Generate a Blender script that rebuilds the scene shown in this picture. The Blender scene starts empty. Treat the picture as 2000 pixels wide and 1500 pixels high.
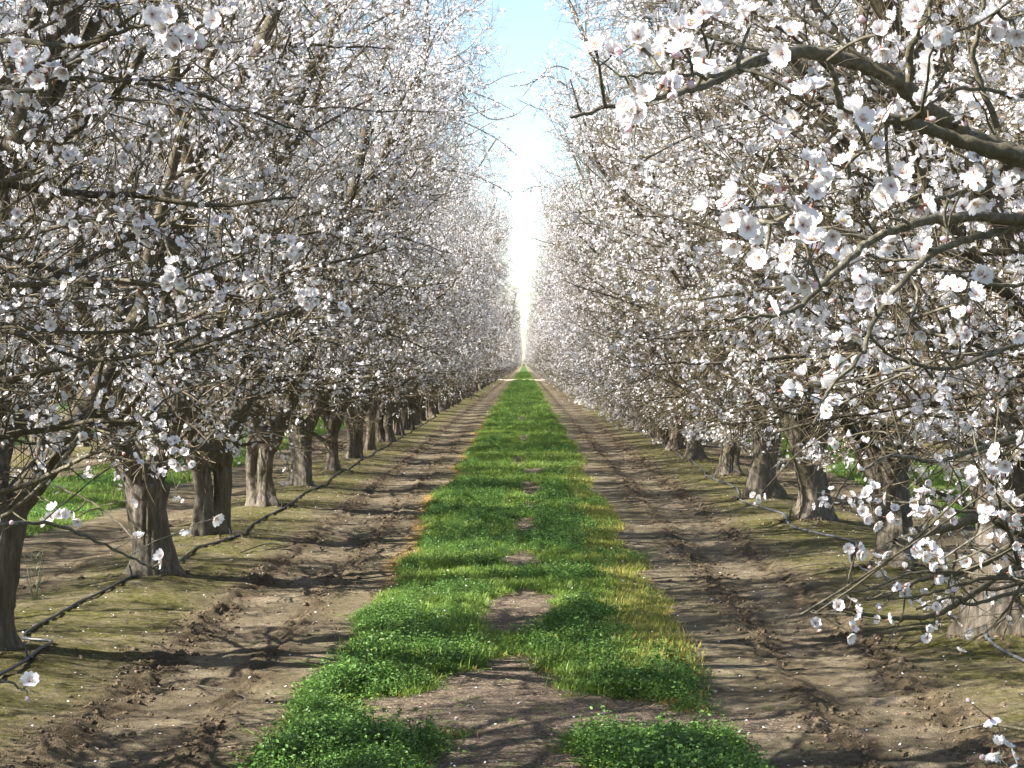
import bpy, math, random
import numpy as np
from mathutils import Vector, noise as mnoise

# ------------------------------------------------------------------ camera, sky, sun, exposure
SC = bpy.context.scene
COL = SC.collection
H, F, VX, VY = 1.9, 4000.0, 1023.0, 711.0          # eye height, focal length and vanishing point of the 2000 px wide photo
cam_d = bpy.data.cameras.new('camera')
cam = bpy.data.objects.new('camera', cam_d)
COL.objects.link(cam)
cam.location = (0, 0, H)
cam.rotation_euler = (math.pi/2 - (750-VY)/F, 0, (VX-1000)/F)
cam_d.sensor_width = 36.0
cam_d.lens = 36.0*F/2000.0
cam_d.clip_start = 0.1
cam_d.clip_end = 6000
SC.camera = cam

SUN_AZ = math.atan2(-1.0, -0.26)      # towards the sun: from the left, a little behind the camera
SUN_EL = math.radians(39)
to_sun = Vector((math.sin(SUN_AZ)*math.cos(SUN_EL), math.cos(SUN_AZ)*math.cos(SUN_EL), math.sin(SUN_EL)))
world = bpy.data.worlds.new('World')
SC.world = world
world.use_nodes = True
wn = world.node_tree
sky = wn.nodes.new('ShaderNodeTexSky')
sky.sky_type = 'NISHITA'
sky.sun_disc = False
sky.sun_elevation = SUN_EL
sky.sun_rotation = SUN_AZ
sky.air_density = 1.0
sky.dust_density = 0.6
bg = wn.nodes['Background']
bg.inputs['Strength'].default_value = 0.068
wn.links.new(sky.outputs[0], bg.inputs['Color'])
sd = bpy.data.lights.new('sun', 'SUN')
sd.energy = 5.0
sd.angle = math.radians(0.4)
sd.color = (1.0, 0.95, 0.87)
sun = bpy.data.objects.new('sun', sd)
COL.objects.link(sun)
sun.rotation_euler = to_sun.to_track_quat('Z', 'Y').to_euler()
SC.view_settings.view_transform = 'Standard'
SC.view_settings.look = 'None'
SC.view_settings.exposure = 2.0
SC.view_settings.gamma = 1.0
SC.view_settings.use_curve_mapping = False
SC.render.engine = 'CYCLES'
SC.cycles.max_bounces = 6
SC.cycles.diffuse_bounces = 3
SC.cycles.transmission_bounces = 4

rng = np.random.default_rng(7)

# ------------------------------------------------------------------ numeric helpers
def at(px, py, d):
    return np.array([(px-VX)/F*d, d, H-(py-VY)/F*d])

def nrm(v):
    return v/np.maximum(np.linalg.norm(v, axis=-1, keepdims=True), 1e-9)

def _h(ix, iy, s):
    n = (ix*374761393 + iy*668265263 + s*1274126177) & 0xFFFFFFFF
    n = ((n ^ (n >> 13))*1274126177) & 0xFFFFFFFF
    return ((n ^ (n >> 16)) & 0xFFFF)/65535.0

def vn(x, y, s=0):
    x = np.asarray(x, float); y = np.asarray(y, float)
    xi = np.floor(x).astype(np.int64); yi = np.floor(y).astype(np.int64)
    fx = x-xi; fy = y-yi
    fx = fx*fx*(3-2*fx); fy = fy*fy*(3-2*fy)
    a = _h(xi, yi, s); b = _h(xi+1, yi, s); c = _h(xi, yi+1, s); d = _h(xi+1, yi+1, s)
    return (a*(1-fx)+b*fx)*(1-fy) + (c*(1-fx)+d*fx)*fy

def fbm(x, y, s=0, o=3):
    r = 0; a = 0.5; t = 0
    for i in range(o):
        r = r + a*vn(x*2**i+17*i, y*2**i-9*i, s+i); t += a; a *= 0.55
    return r/t

def sstep(a, b, x):
    t = np.clip((x-a)/(b-a), 0, 1)
    return t*t*(3-2*t)

def mesh_np(name, V, Q, mats, mat_idx=None, attr=None, smooth=True):
    """V (n,3), Q list of (m,k) int arrays of quads or triangles"""
    me = bpy.data.meshes.new(name)
    if not isinstance(Q, list): Q = [Q]
    Q = [q for q in Q if len(q)]
    lt = np.concatenate([np.full(len(q), q.shape[1]) for q in Q])
    li = np.concatenate([q.ravel() for q in Q])
    me.vertices.add(len(V)); me.vertices.foreach_set('co', np.asarray(V, np.float32).ravel())
    me.loops.add(len(li)); me.loops.foreach_set('vertex_index', li.astype(np.int32))
    me.polygons.add(len(lt))
    ls = np.concatenate([[0], np.cumsum(lt)[:-1]])
    me.polygons.foreach_set('loop_start', ls.astype(np.int32))
    me.polygons.foreach_set('loop_total', lt.astype(np.int32))
    for m in mats: me.materials.append(m)
    if mat_idx is not None: me.polygons.foreach_set('material_index', mat_idx.astype(np.int32))
    me.polygons.foreach_set('use_smooth', np.full(len(lt), smooth))
    if attr:
        for k, v in attr.items():
            if v.ndim == 2:
                a = me.attributes.new(k, 'FLOAT_COLOR', 'POINT'); a.data.foreach_set('color', v.astype(np.float32).ravel())
            else:
                a = me.attributes.new(k, 'FLOAT', 'POINT'); a.data.foreach_set('value', v.astype(np.float32))
    me.update(calc_edges=True)
    return me

def obj(name, me, parent=None, kind=None, loc=None):
    o = bpy.data.objects.new(name, me)
    COL.objects.link(o)
    if parent is not None: o.parent = parent
    if kind: o['kind'] = kind
    if loc is not None: o.location = loc
    return o

def thing(name, label, cat, loc=(0, 0, 0), rz=0, group=None):
    o = bpy.data.objects.new(name, None)
    COL.objects.link(o)
    o.empty_display_size = 0.3
    o.location = loc; o.rotation_euler = (0, 0, rz)
    o['label'] = label; o['category'] = cat
    if group: o['group'] = group
    return o

def tag(o, label, cat, group=None):
    o['label'] = label; o['category'] = cat
    if group: o['group'] = group
    return o

class Geo:
    def __init__(s): s.V = []; s.Q = []; s.n = 0; s.mi = []; s.A = []
    def add(s, V, Q, m=0, a=None):
        if len(V) == 0: return
        s.V.append(V); s.Q.append(Q+s.n); s.mi.append(np.full(len(Q), m)); s.n += len(V)
        s.A.append(np.ones(len(V)) if a is None else a)
    def mesh(s, name, mats, smooth=True):
        q4 = [q for q in s.Q if q.shape[1] == 4]; q3 = [q for q in s.Q if q.shape[1] == 3]
        m4 = [m for q, m in zip(s.Q, s.mi) if q.shape[1] == 4]; m3 = [m for q, m in zip(s.Q, s.mi) if q.shape[1] == 3]
        Q = ([np.concatenate(q4)] if q4 else [])+([np.concatenate(q3)] if q3 else [])
        return mesh_np(name, np.concatenate(s.V), Q, mats, np.concatenate(m4+m3), {'c': np.concatenate(s.A)}, smooth)

def tubes(P, R, sides, knob=0.0, rg=None):
    """P (n,m,3), R (n,m) -> verts, quads"""
    n, m, _ = P.shape
    T = np.empty_like(P)
    T[:, 1:-1] = P[:, 2:]-P[:, :-2]; T[:, 0] = P[:, 1]-P[:, 0]; T[:, -1] = P[:, -1]-P[:, -2]
    T = nrm(T)
    D = nrm(P[:, -1]-P[:, 0])
    ax = np.eye(3)[np.argmin(np.abs(D), axis=1)]
    U = nrm(ax[:, None, :]-(ax[:, None, :]*T).sum(-1, keepdims=True)*T)
    W = np.cross(T, U)
    a = np.arange(sides)/sides*2*math.pi
    ca, sa = np.cos(a), np.sin(a)
    RR = R[:, :, None]*np.ones(sides)
    if knob and rg is not None: RR = RR*(1+knob*rg.standard_normal(RR.shape))
    V = P[:, :, None, :] + RR[..., None]*(ca[:, None]*U[:, :, None, :]+sa[:, None]*W[:, :, None, :])
    base = (np.arange(n)*m*sides)[:, None, None]
    i = (np.arange(m-1)*sides)[None, :, None]; k = np.arange(sides)[None, None, :]; k2 = (k+1) % sides
    q = np.stack([base+i+k, base+i+k2, base+i+sides+k2, base+i+sides+k], -1).reshape(-1, 4)
    return V.reshape(-1, 3), q

def caps(n, m, sides):
    b = (np.arange(n)*m*sides)[:, None]
    return np.concatenate([b+np.arange(sides)[::-1], b+(m-1)*sides+np.arange(sides)])

def resample(pts, m):
    """Catmull-Rom through pts, m points"""
    p = np.asarray(pts, float); n = len(p)
    pp = np.vstack([2*p[0]-p[1], p, 2*p[-1]-p[-2]])
    t = np.linspace(0, n-1-1e-6, m); i = t.astype(int); f = (t-i)[:, None]
    a, b, c, d = pp[i], pp[i+1], pp[i+2], pp[i+3]
    return 0.5*((2*b)+(-a+c)*f+(2*a-5*b+4*c-d)*f**2+(-a+3*b-3*c+d)*f**3)

# ------------------------------------------------------------------ materials
def new_mat(name):
    m = bpy.data.materials.new(name); m.use_nodes = True
    nt = m.node_tree
    return m, nt, nt.nodes['Principled BSDF'], nt.nodes['Material Output']

def N(nt, t, **k):
    n = nt.nodes.new(t)
    for a, b in k.items():
        if a in n.inputs.keys() if hasattr(n.inputs, 'keys') else False: n.inputs[a].default_value = b
        else: setattr(n, a, b)
    return n

def noise_n(nt, co, scale, detail=4, rough=0.6, vec_scale=None):
    n = nt.nodes.new('ShaderNodeTexNoise'); n.inputs['Scale'].default_value = scale
    n.inputs['Detail'].default_value = detail; n.inputs['Roughness'].default_value = rough
    if vec_scale:
        mp = nt.nodes.new('ShaderNodeMapping'); mp.inputs['Scale'].default_value = vec_scale
        nt.links.new(co, mp.inputs[0]); co = mp.outputs[0]
    nt.links.new(co, n.inputs['Vector'])
    return n.outputs['Fac']

def ramp(nt, fac, stops):
    r = nt.nodes.new('ShaderNodeValToRGB')
    e = r.color_ramp.elements
    while len(e) < len(stops): e.new(0.5)
    for k, (p, c) in enumerate(stops):
        e[k].position = p; e[k].color = (*c, 1) if len(c) == 3 else c
    nt.links.new(fac, r.inputs[0])
    return r.outputs[0]

def mix(nt, fac, a, b, mode='MIX'):
    m = nt.nodes.new('ShaderNodeMix'); m.data_type = 'RGBA'; m.blend_type = mode
    for s, v in ((0, fac), (6, a), (7, b)):
        if hasattr(v, 'links') or hasattr(v, 'is_linked'): nt.links.new(v, m.inputs[s])
        elif s == 0: m.inputs[0].default_value = v
        else: m.inputs[s].default_value = (*v, 1)
    return m.outputs[2]

def attr_n(nt, name, out='Fac'):
    a = nt.nodes.new('ShaderNodeAttribute'); a.attribute_name = name
    return a.outputs[out]

def bump(nt, bsdf, h, strength, dist):
    b = nt.nodes.new('ShaderNodeBump'); b.inputs['Strength'].default_value = strength
    b.inputs['Distance'].default_value = dist
    nt.links.new(h, b.inputs['Height']); nt.links.new(b.outputs[0], bsdf.inputs['Normal'])

def bark(name, c0, c1, c2, zs=0.25, scale=14, dist=0.02):
    m, nt, p, o = new_mat(name)
    co = nt.nodes.new('ShaderNodeTexCoord').outputs['Object']
    f = noise_n(nt, co, scale, 8, 0.7, (1, 1, zs))
    g = noise_n(nt, co, 2.3, 3, 0.5)
    col = ramp(nt, f, [(0.28, c0), (0.5, c1), (0.72, c2)])
    col = mix(nt, ramp(nt, g, [(0.35, (0, 0, 0)), (0.7, (1, 1, 1))]), col, (0.10, 0.085, 0.05))
    nt.links.new(col, p.inputs['Base Color'])
    p.inputs['Roughness'].default_value = 0.85
    p.inputs['Specular IOR Level'].default_value = 0.25
    bump(nt, p, f, 0.9, dist)
    return m

M_trunk = bark('bark_trunk', (0.022, 0.018, 0.014), (0.145, 0.122, 0.10), (0.32, 0.28, 0.235), 0.14, 26, 0.03)
M_limb = bark('bark_limb', (0.028, 0.022, 0.016), (0.095, 0.078, 0.056), (0.21, 0.185, 0.14), 0.6, 26, 0.012)
M_twig = bark('bark_twig', (0.05, 0.04, 0.026), (0.155, 0.125, 0.08), (0.34, 0.285, 0.19), 1, 30, 0.002)
M_branch = bark('bark_branch', (0.035, 0.034, 0.022), (0.155, 0.14, 0.10), (0.40, 0.37, 0.31), 1, 70, 0.008)

def petal_mat(name, base, deep):
    m, nt, p, out = new_mat(name)
    c = attr_n(nt, 'c')
    col = ramp(nt, c, [(0.05, deep), (0.22, tuple(0.3*d+0.7*b for d, b in zip(deep, base))), (0.45, base)])
    oi = nt.nodes.new('ShaderNodeObjectInfo')
    nt.nodes.remove(p)
    d = nt.nodes.new('ShaderNodeBsdfDiffuse'); t = nt.nodes.new('ShaderNodeBsdfTranslucent')
    ms = nt.nodes.new('ShaderNodeMixShader'); ms.inputs[0].default_value = 0.32
    nt.links.new(col, d.inputs[0]); nt.links.new(col, t.inputs[0])
    nt.links.new(d.outputs[0], ms.inputs[1]); nt.links.new(t.outputs[0], ms.inputs[2])
    nt.links.new(ms.outputs[0], out.inputs[0])
    return m

M_petal = petal_mat('petal_white', (0.88, 0.86, 0.87), (0.55, 0.30, 0.30))
M_bud = petal_mat('bud_pink', (0.80, 0.62, 0.66), (0.35, 0.12, 0.10))

def flat_mat(name, c, rough=0.7, spec=0.3, var=0.0, transl=0.0):
    m, nt, p, o = new_mat(name)
    p.inputs['Roughness'].default_value = rough
    p.inputs['Specular IOR Level'].default_value = spec
    if var:
        co = nt.nodes.new('ShaderNodeNewGeometry').outputs['Position']
        f = noise_n(nt, co, 9, 4)
        col = ramp(nt, f, [(0.3, tuple(v*(1-var) for v in c)), (0.7, tuple(min(1, v*(1+var)) for v in c))])
        nt.links.new(col, p.inputs['Base Color'])
        if transl:
            t = nt.nodes.new('ShaderNodeBsdfTranslucent'); nt.links.new(col, t.inputs[0])
            ms = nt.nodes.new('ShaderNodeMixShader'); ms.inputs[0].default_value = transl
            nt.links.new(p.outputs[0], ms.inputs[1]); nt.links.new(t.outputs[0], ms.inputs[2])
            nt.links.new(ms.outputs[0], o.inputs[0])
    else: p.inputs['Base Color'].default_value = (*c, 1)
    return m

M_stamen = flat_mat('stamen_yellow', (0.62, 0.42, 0.10))
M_calyx = flat_mat('calyx_red', (0.24, 0.10, 0.06), var=0.3)
M_leafbud = flat_mat('young_leaf_green', (0.16, 0.30, 0.05), var=0.3, transl=0.3)

# ------------------------------------------------------------------ the ground
def xm_of(x): return (np.asarray(x)+3.25) % 6.5 - 3.25
BARE = [  # bare mulch patches in the grass strip: x, y, half width, half length
    (0.02, 11.1, 1.02, 0.85), (-0.15, 12.1, 0.42, 1.05), (-0.05, 9.8, 0.42, 1.6), (0.95, 10.85, 0.75, 0.42),
    (-0.02, 15.7, 0.30, 1.35), (-0.02, 19.8, 0.20, 1.05), (0.02, 24.1, 0.19, 1.3), (0.1, 31, 0.2, 2.0), (-0.1, 40, 0.18, 3), (0.2, 36, 0.25, 1.6), (0.0, 52, 0.2, 4), (-0.1, 70, 0.2, 5), (0.1, 27.5, 0.15, 1.0)]
def strip_masks(x, y):
    """grass cover 0..1, bare mulch, dead orange edge, yellowed side"""
    xm = xm_of(x); main = (np.abs(x) < 3.25)
    e1 = -1.17+0.10*(vn(x*0+3, y*1.3, 5)-0.5)+0.22*(vn(x*0, y*0.45, 6)-0.5)
    e2 = 1.07+0.10*(vn(x*0+3, y*1.3, 8)-0.5)+0.26*(vn(x*0, y*0.45, 9)-0.5)
    g = sstep(-0.03, 0.07, xm-e1+0.12*(fbm(x*9, y*7, 3)-0.5))*sstep(-0.03, 0.07, e2-xm+0.12*(fbm(x*9, y*7, 4)-0.5))
    g = g*((y < 229)|(y > 251))
    b = np.zeros_like(xm)
    wob = 0.5*(fbm(x*3.1, y*2.2, 11)-0.5)*2
    for bx, by, bw, bl in BARE:
        r = np.sqrt(((x-bx)/bw)**2+((y-by)/bl)**2)+wob*0.85
        b = np.maximum(b, (1-sstep(0.85, 1.1, r))*main)
    g = g*(1-b)
    dead = np.exp(-((xm-e1+0.045)/0.085)**2)*sstep(16, 19, y)*(1-sstep(60, 95, y))*main*(0.5+0.8*vn(y*0.6, x*0, 21))
    dead = np.maximum(dead, np.exp(-((xm-e1+0.02)/0.06)**2)*(y < 11)*0.6)
    yel = sstep(0.45, 0.85, xm+0.35*(fbm(x*3, y*1.5, 31)-0.5))*sstep(11.5, 13, y)*(1-sstep(30, 50, y))*main*(0.4+0.9*vn(x*2, y*0.9, 33))
    return np.clip(g, 0, 1), b, np.clip(dead, 0, 1), np.clip(yel, 0, 1)

LROW = [3.9, 8.4, 12.9, 17.5, 21.5, 26.0, 30.3, 34.7, 39.2]
RROW = [4.7, 9.2, 13.7, 18.1, 23.5, 27.7, 32.5, 38.2, 42.3]
while LROW[-1] < 330: LROW.append(LROW[-1]+4.48)
while RROW[-1] < 330: RROW.append(RROW[-1]+4.48)
LROW = [d for d in LROW if not 240 < d < 250]; RROW = [d for d in RROW if not 240 < d < 250]

def ground_z(x, y):
    x = np.asarray(x, float); y = np.asarray(y, float)
    a = np.abs(xm_of(x)); fade = 1/(1+(y/70)**2)
    z = 0.07*np.exp(-((a-3.25)/0.75)**2)
    w1 = 0.07*(vn(y*1.7, x*0, 41)-0.5)+0.10*(vn(y*0.5, x*0, 42)-0.5)
    for c, s in ((1.66, 43), (2.30, 47)):
        t = a-c-w1
        z = z+np.exp(-(t/0.10)**2)*(0.06*fbm(x*11, y*8, s, 3)**2*2-0.02)*fade
        z = z-np.exp(-(t/0.035)**2)*0.045*vn(x*3, y*4, s+1)*fade
    tr = sstep(1.6, 1.75, a)*(1-sstep(2.2, 2.4, a))
    z = z-0.025*tr+tr*0.012*np.sin(2*math.pi*y/0.33+5*fbm(x*1.5, y*0.7, 51)+a*4)*fade
    z = z+0.05*(fbm(x*1.3, y*1.1, 53)-0.5)+0.040*(fbm(x*2.2, y*6, 57)-0.5)*fade+0.018*(fbm(x*16, y*16, 59)-0.5)*fade*sstep(1.25, 1.5, a)
    near = np.abs(np.abs(x)-3.25) < 0.8
    if near.any():
        zz = z[near] if z.ndim else z
        xx, yy = x[near], y[near]
        for sgn, row, amp in ((-1, LROW[:9], 0.05), (1, RROW[:9], 0.10)):
            for k, d in enumerate(row):
                r2 = (xx-sgn*3.25)**2+((yy-d)*0.9)**2
                zz = zz+amp*np.exp(-r2/0.16)*(0.5+0.9*fbm(xx*6, yy*6, 61+k))
        z[near] = zz
    return z

def build_ground():
    dn = 0.028
    xs = np.concatenate([np.arange(1.3, 2.7, dn), np.arange(2.7, 4.2, 0.045), np.arange(4.2, 12, 0.25), [12, 14, 17, 20, 30, 60, 150, 400, 1500, 3000]])
    xs = np.unique(np.concatenate([-xs, np.arange(-1.3, 1.3, 0.05), xs]))
    ys = [-40, -20, -10, -5, 0, 3, 5, 6.5, 7.5]
    y = 8.0
    while y < 60: ys.append(y); y *= 1.0034
    while y < 400: ys.append(y); y *= 1.03
    ys += [500, 800, 1500, 4000]
    ys = np.array(ys)
    X, Y = np.meshgrid(xs, ys)
    x, y = X.ravel(), Y.ravel()
    z = ground_z(x, y)
    near_box = (np.abs(x) < 14) & (y > 0) & (y < 300)
    z = np.where(near_box | (np.abs(x) < 60), z, 0)
    nx, ny = len(xs), len(ys)
    i = np.arange(nx-1)[None, :]; j = np.arange(ny-1)[:, None]*nx
    q = np.stack([j+i, j+i+1, j+nx+i+1, j+nx+i], -1).reshape(-1, 4)
    g, b, dd, ye = strip_masks(x, y)
    a = np.abs(xm_of(x))
    moss = sstep(2.15, 2.75, a+0.5*(fbm(x*1.2, y*0.8, 71)-0.5))*(0.35+0.9*fbm(x*2, y*2.5, 73))
    moss = np.maximum(moss, 0.45*fbm(x*1.5, y*1.2, 75)*sstep(1.2, 1.4, a)*(1-sstep(1.5, 1.7, a)))
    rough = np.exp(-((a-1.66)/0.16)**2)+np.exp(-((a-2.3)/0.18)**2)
    road = sstep(238, 239, y)*(1-sstep(251, 252, y))
    c1 = np.stack([g, b, dd, np.ones_like(g)], 1)
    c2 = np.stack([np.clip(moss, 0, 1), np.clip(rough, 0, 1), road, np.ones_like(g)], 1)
    # material
    m, nt, p, o = new_mat('soil')
    co = nt.nodes.new('ShaderNodeNewGeometry').outputs['Position']
    s1 = nt.nodes.new('ShaderNodeSeparateColor'); nt.links.new(attr_n(nt, 'm1', 'Color'), s1.inputs[0])
    s2 = nt.nodes.new('ShaderNodeSeparateColor'); nt.links.new(attr_n(nt, 'm2', 'Color'), s2.inputs[0])
    n1 = noise_n(nt, co, 1.6, 6, 0.6, (1, 1.3, 1)); n2 = noise_n(nt, co, 24, 8, 0.8); n3 = noise_n(nt, co, 110, 3, 0.6)
    soil = ramp(nt, n1, [(0.3, (0.135, 0.106, 0.068)), (0.5, (0.225, 0.183, 0.118)), (0.68, (0.36, 0.30, 0.205))])
    soil = mix(nt, ramp(nt, n2, [(0.35, (0.55, 0.55, 0.55)), (0.62, (1.12, 1.12, 1.12))]), (0, 0, 0), soil, 'MULTIPLY') if False else soil
    var = ramp(nt, n2, [(0.36, (0.42, 0.40, 0.38)), (0.5, (0.88, 0.88, 0.88)), (0.64, (1.08, 1.08, 1.08))])
    soil = mix(nt, 1.0, soil, var, 'MULTIPLY')
    mossc = ramp(nt, n2, [(0.36, (0.035, 0.036, 0.008)), (0.5, (0.10, 0.095, 0.022)), (0.64, (0.24, 0.21, 0.085))])
    nm = noise_n(nt, co, 7, 5, 0.7)
    mf = nt.nodes.new('ShaderNodeMath'); mf.operation = 'MULTIPLY'
    nt.links.new(s2.outputs[0], mf.inputs[0]); nt.links.new(ramp(nt, nm, [(0.33, (0.25,)*3), (0.55, (1.15,)*3)]), mf.inputs[1])
    col = mix(nt, mf.outputs[0], soil, mossc)
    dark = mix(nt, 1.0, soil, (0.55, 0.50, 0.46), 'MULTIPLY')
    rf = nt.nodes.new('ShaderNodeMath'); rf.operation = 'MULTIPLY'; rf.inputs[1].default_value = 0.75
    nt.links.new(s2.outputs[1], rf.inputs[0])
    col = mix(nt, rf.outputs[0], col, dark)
    mulch = ramp(nt, noise_n(nt, co, 55, 5, 0.75), [(0.34, (0.065, 0.047, 0.032)), (0.5, (0.18, 0.138, 0.096)), (0.64, (0.40, 0.325, 0.235))])
    col = mix(nt, s1.outputs[1], col, mulch)
    gcol = ramp(nt, n2, [(0.3, (0.028, 0.052, 0.010)), (0.6, (0.060, 0.12, 0.022)), (0.8, (0.10, 0.11, 0.045))])
    col = mix(nt, s1.outputs[0], col, gcol)
    dcol = ramp(nt, n2, [(0.3, (0.24, 0.14, 0.045)), (0.65, (0.40, 0.26, 0.10))])
    col = mix(nt, s1.outputs[2], col, dcol)
    col = mix(nt, s2.outputs[2], col, (0.46, 0.40, 0.31))
    nt.links.new(col, p.inputs['Base Color'])
    p.inputs['Roughness'].default_value = 0.95; p.inputs['Specular IOR Level'].default_value = 0.15
    ad = nt.nodes.new('ShaderNodeMath'); ad.operation = 'ADD'
    nt.links.new(n2, ad.inputs[0]); nt.links.new(n3, ad.inputs[1])
    bump(nt, p, ad.outputs[0], 1.0, 0.03)
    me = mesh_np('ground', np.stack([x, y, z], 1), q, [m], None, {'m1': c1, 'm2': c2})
    o = obj('ground', me, kind='structure')
    return m
M_soil = build_ground()

# ------------------------------------------------------------------ instancing for uncountable stuff
def scatter(name, P, rot, scl, idx, sources, mats_note=None):
    c = bpy.data.collections.new(name+'_kinds')
    for s in sources: c.objects.link(s)
    me = bpy.data.meshes.new(name)
    me.vertices.add(len(P)); me.vertices.foreach_set('co', P.astype(np.float32).ravel())
    for k, v, t in (('rot', rot, 'FLOAT_VECTOR'), ('scl', scl, 'FLOAT'), ('idx', idx, 'INT')):
        a = me.attributes.new(k, t, 'POINT')
        a.data.foreach_set('vector' if t == 'FLOAT_VECTOR' else 'value', v.astype(np.int32 if t == 'INT' else np.float32).ravel())
    me.update()
    o = obj(name, me, kind='stuff')
    ng = bpy.data.node_groups.new(name, 'GeometryNodeTree')
    ng.interface.new_socket('Geometry', in_out='INPUT', socket_type='NodeSocketGeometry')
    ng.interface.new_socket('Geometry', in_out='OUTPUT', socket_type='NodeSocketGeometry')
    gi = ng.nodes.new('NodeGroupInput'); go = ng.nodes.new('NodeGroupOutput')
    ip = ng.nodes.new('GeometryNodeInstanceOnPoints'); ci = ng.nodes.new('GeometryNodeCollectionInfo')
    ci.inputs['Collection'].default_value = c
    ci.inputs['Separate Children'].default_value = True; ci.inputs['Reset Children'].default_value = True
    ip.inputs['Pick Instance'].default_value = True
    def nattr(nm, dt):
        n = ng.nodes.new('GeometryNodeInputNamedAttribute'); n.data_type = dt; n.inputs['Name'].default_value = nm
        return n.outputs['Attribute']
    L = ng.links.new
    L(gi.outputs[0], ip.inputs['Points']); L(ci.outputs[0], ip.inputs['Instance'])
    L(nattr('idx', 'INT'), ip.inputs['Instance Index'])
    L(nattr('rot', 'FLOAT_VECTOR'), ip.inputs['Rotation'])
    L(nattr('scl', 'FLOAT'), ip.inputs['Scale'])
    L(ip.outputs[0], go.inputs[0])
    md = o.modifiers.new('scatter', 'NODES'); md.node_group = ng
    return o

# ------------------------------------------------------------------ blossoms
def flower_batch(C, Nn, r, g, openf=None, m=0):
    """small five-petalled flowers: one kite per petal"""
    n = len(C)
    if n == 0: return
    rg = rng
    Nn = nrm(Nn)
    ax = nrm(np.cross(Nn, rg.standard_normal((n, 3)))); bx = np.cross(Nn, ax)
    if openf is None: openf = rg.uniform(0.1, 0.75, n)
    a0 = np.arange(5)/5*2*math.pi
    V = np.empty((n, 11, 3)); A = np.empty((n, 11))
    V[:, 0] = C; A[:, 0] = 0.12
    k = 1
    for p in range(5):
        for da in (-0.50, 0.50):
            ang = a0[p]+da+rg.normal(0, 0.05, n)
            rad = r*np.cos(openf*0.8)*rg.uniform(0.88, 1.12, n); h = r*np.sin(openf*0.9)*rg.uniform(0.7, 1.2, n)
            V[:, k] = C+rad[:, None]*(np.cos(ang)[:, None]*ax+np.sin(ang)[:, None]*bx)+h[:, None]*Nn
            A[:, k] = 1.0; k += 1
    b = (np.arange(n)*11)[:, None]
    Q = np.concatenate([b+np.array([0, 1+2*p, 2+2*p]) for p in range(5)])
    g.add(V.reshape(-1, 3), Q, m, A.ravel())

def hero_flower(seed, openness):
    """detailed blossom: curved notched petals, stamens, red calyx; radius 1 unit = 1 (scaled on use)"""
    rg = np.random.default_rng(seed); g = Geo()
    nu, nv = 5, 5
    for p in range(5):
        a = p/5*2*math.pi+rg.normal(0, 0.08); cup = openness+rg.normal(0, 0.12); tw = rg.normal(0, 0.15)
        u = np.linspace(0, 1, nu)[:, None]; v = np.linspace(-1, 1, nv)[None, :]
        w = 0.06+0.46*np.sin(np.clip(u, 0, 1)**1.25*math.pi*0.80)**1.0
        rad = 0.08+0.92*u-0.20*u**4*(1-np.abs(v))**2 - 0.10*v**2*u
        rx = rad*math.cos(cup*0.55)
        z = 0.15*np.sin(u*1.6)*1.0+rad*math.sin(cup*0.75)*u**0.8+0.10*v**2*u+tw*v*u*0.3+0.05*rg.standard_normal((nu, nv))*u
        lx = rx; ly = w*v
        X = lx*math.cos(a)-ly*math.sin(a); Y = lx*math.sin(a)+ly*math.cos(a)
        z = z+0.012*(p % 2)
        V = np.stack([X, Y, z+0*X], -1).reshape(-1, 3)
        i = np.arange(nu-1)[:, None]*nv; j = np.arange(nv-1)[None, :]
        Q = np.stack([i+j, i+j+1, i+nv+j+1, i+nv+j], -1).reshape(-1, 4)
        A = np.broadcast_to(0.05+0.95*u, (nu, nv)).ravel()
        g.add(V, Q, 0, A)
    ns = 14
    a = rg.uniform(0, 2*math.pi, ns); s = rg.uniform(0.1, 0.42, ns)
    P = np.stack([np.stack([0.05*np.cos(a), 0.05*np.sin(a), 0*a+0.02], 1), np.stack([s*np.cos(a), s*np.sin(a), 0.42+0*a-s*0.3], 1)], 1)
    V, Q = tubes(P, np.full((ns, 2), 0.010), 3); g.add(V, Q, 3)
    tipc = P[:, 1]
    Pt = np.stack([tipc-[0, 0, 0.035], tipc+[0, 0, 0.035]], 1)
    V, Q = tubes(Pt, np.full((ns, 2), 0.045), 4); g.add(V, Q, 1)
    P = np.array([[[0, 0, -0.45], [0, 0, -0.30], [0, 0, -0.08], [0, 0, 0.06]]]); V, Q = tubes(P, np.array([[0.04, 0.09, 0.11, 0.13]]), 7); g.add(V, Q, 2)
    return g.mesh('blossom', [M_petal, M_stamen, M_calyx, M_petal])

def hero_bud():
    g = Geo()
    z = np.array([-0.3, -0.05, 0.15, 0.40, 0.62, 0.72])
    P = np.stack([0*z, 0*z, z], 1)[None]
    V, Q = tubes(P, np.array([[0.07, 0.17, 0.24, 0.27, 0.16, 0.02]]), 8)
    g.add(V[:24], Q[:16], 1); g.add(V[16:], Q[16:]-16, 0, np.repeat([0.5, 0.8, 0.9, 1.0], 8))
    return g.mesh('bud', [M_bud, M_calyx])

HERO = [hero_flower(1, 0.30), hero_flower(2, 0.6), hero_flower(3, 0.12), hero_flower(4, 1.0), hero_flower(5, 0.42), hero_flower(6, 0.8), hero_flower(7, 1.35)]
BUD = hero_bud()

# ------------------------------------------------------------------ trees
def envelope(z, skirt):
    return np.interp(z, [0.3, 0.8, 1.3, 2.0, 3.0, 5.0, 6.6, 7.6, 8.3], [0.6+skirt, 1.2+skirt, 1.9+skirt*0.6, 2.5, 2.75, 2.9, 2.95, 2.8, 2.3])

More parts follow.
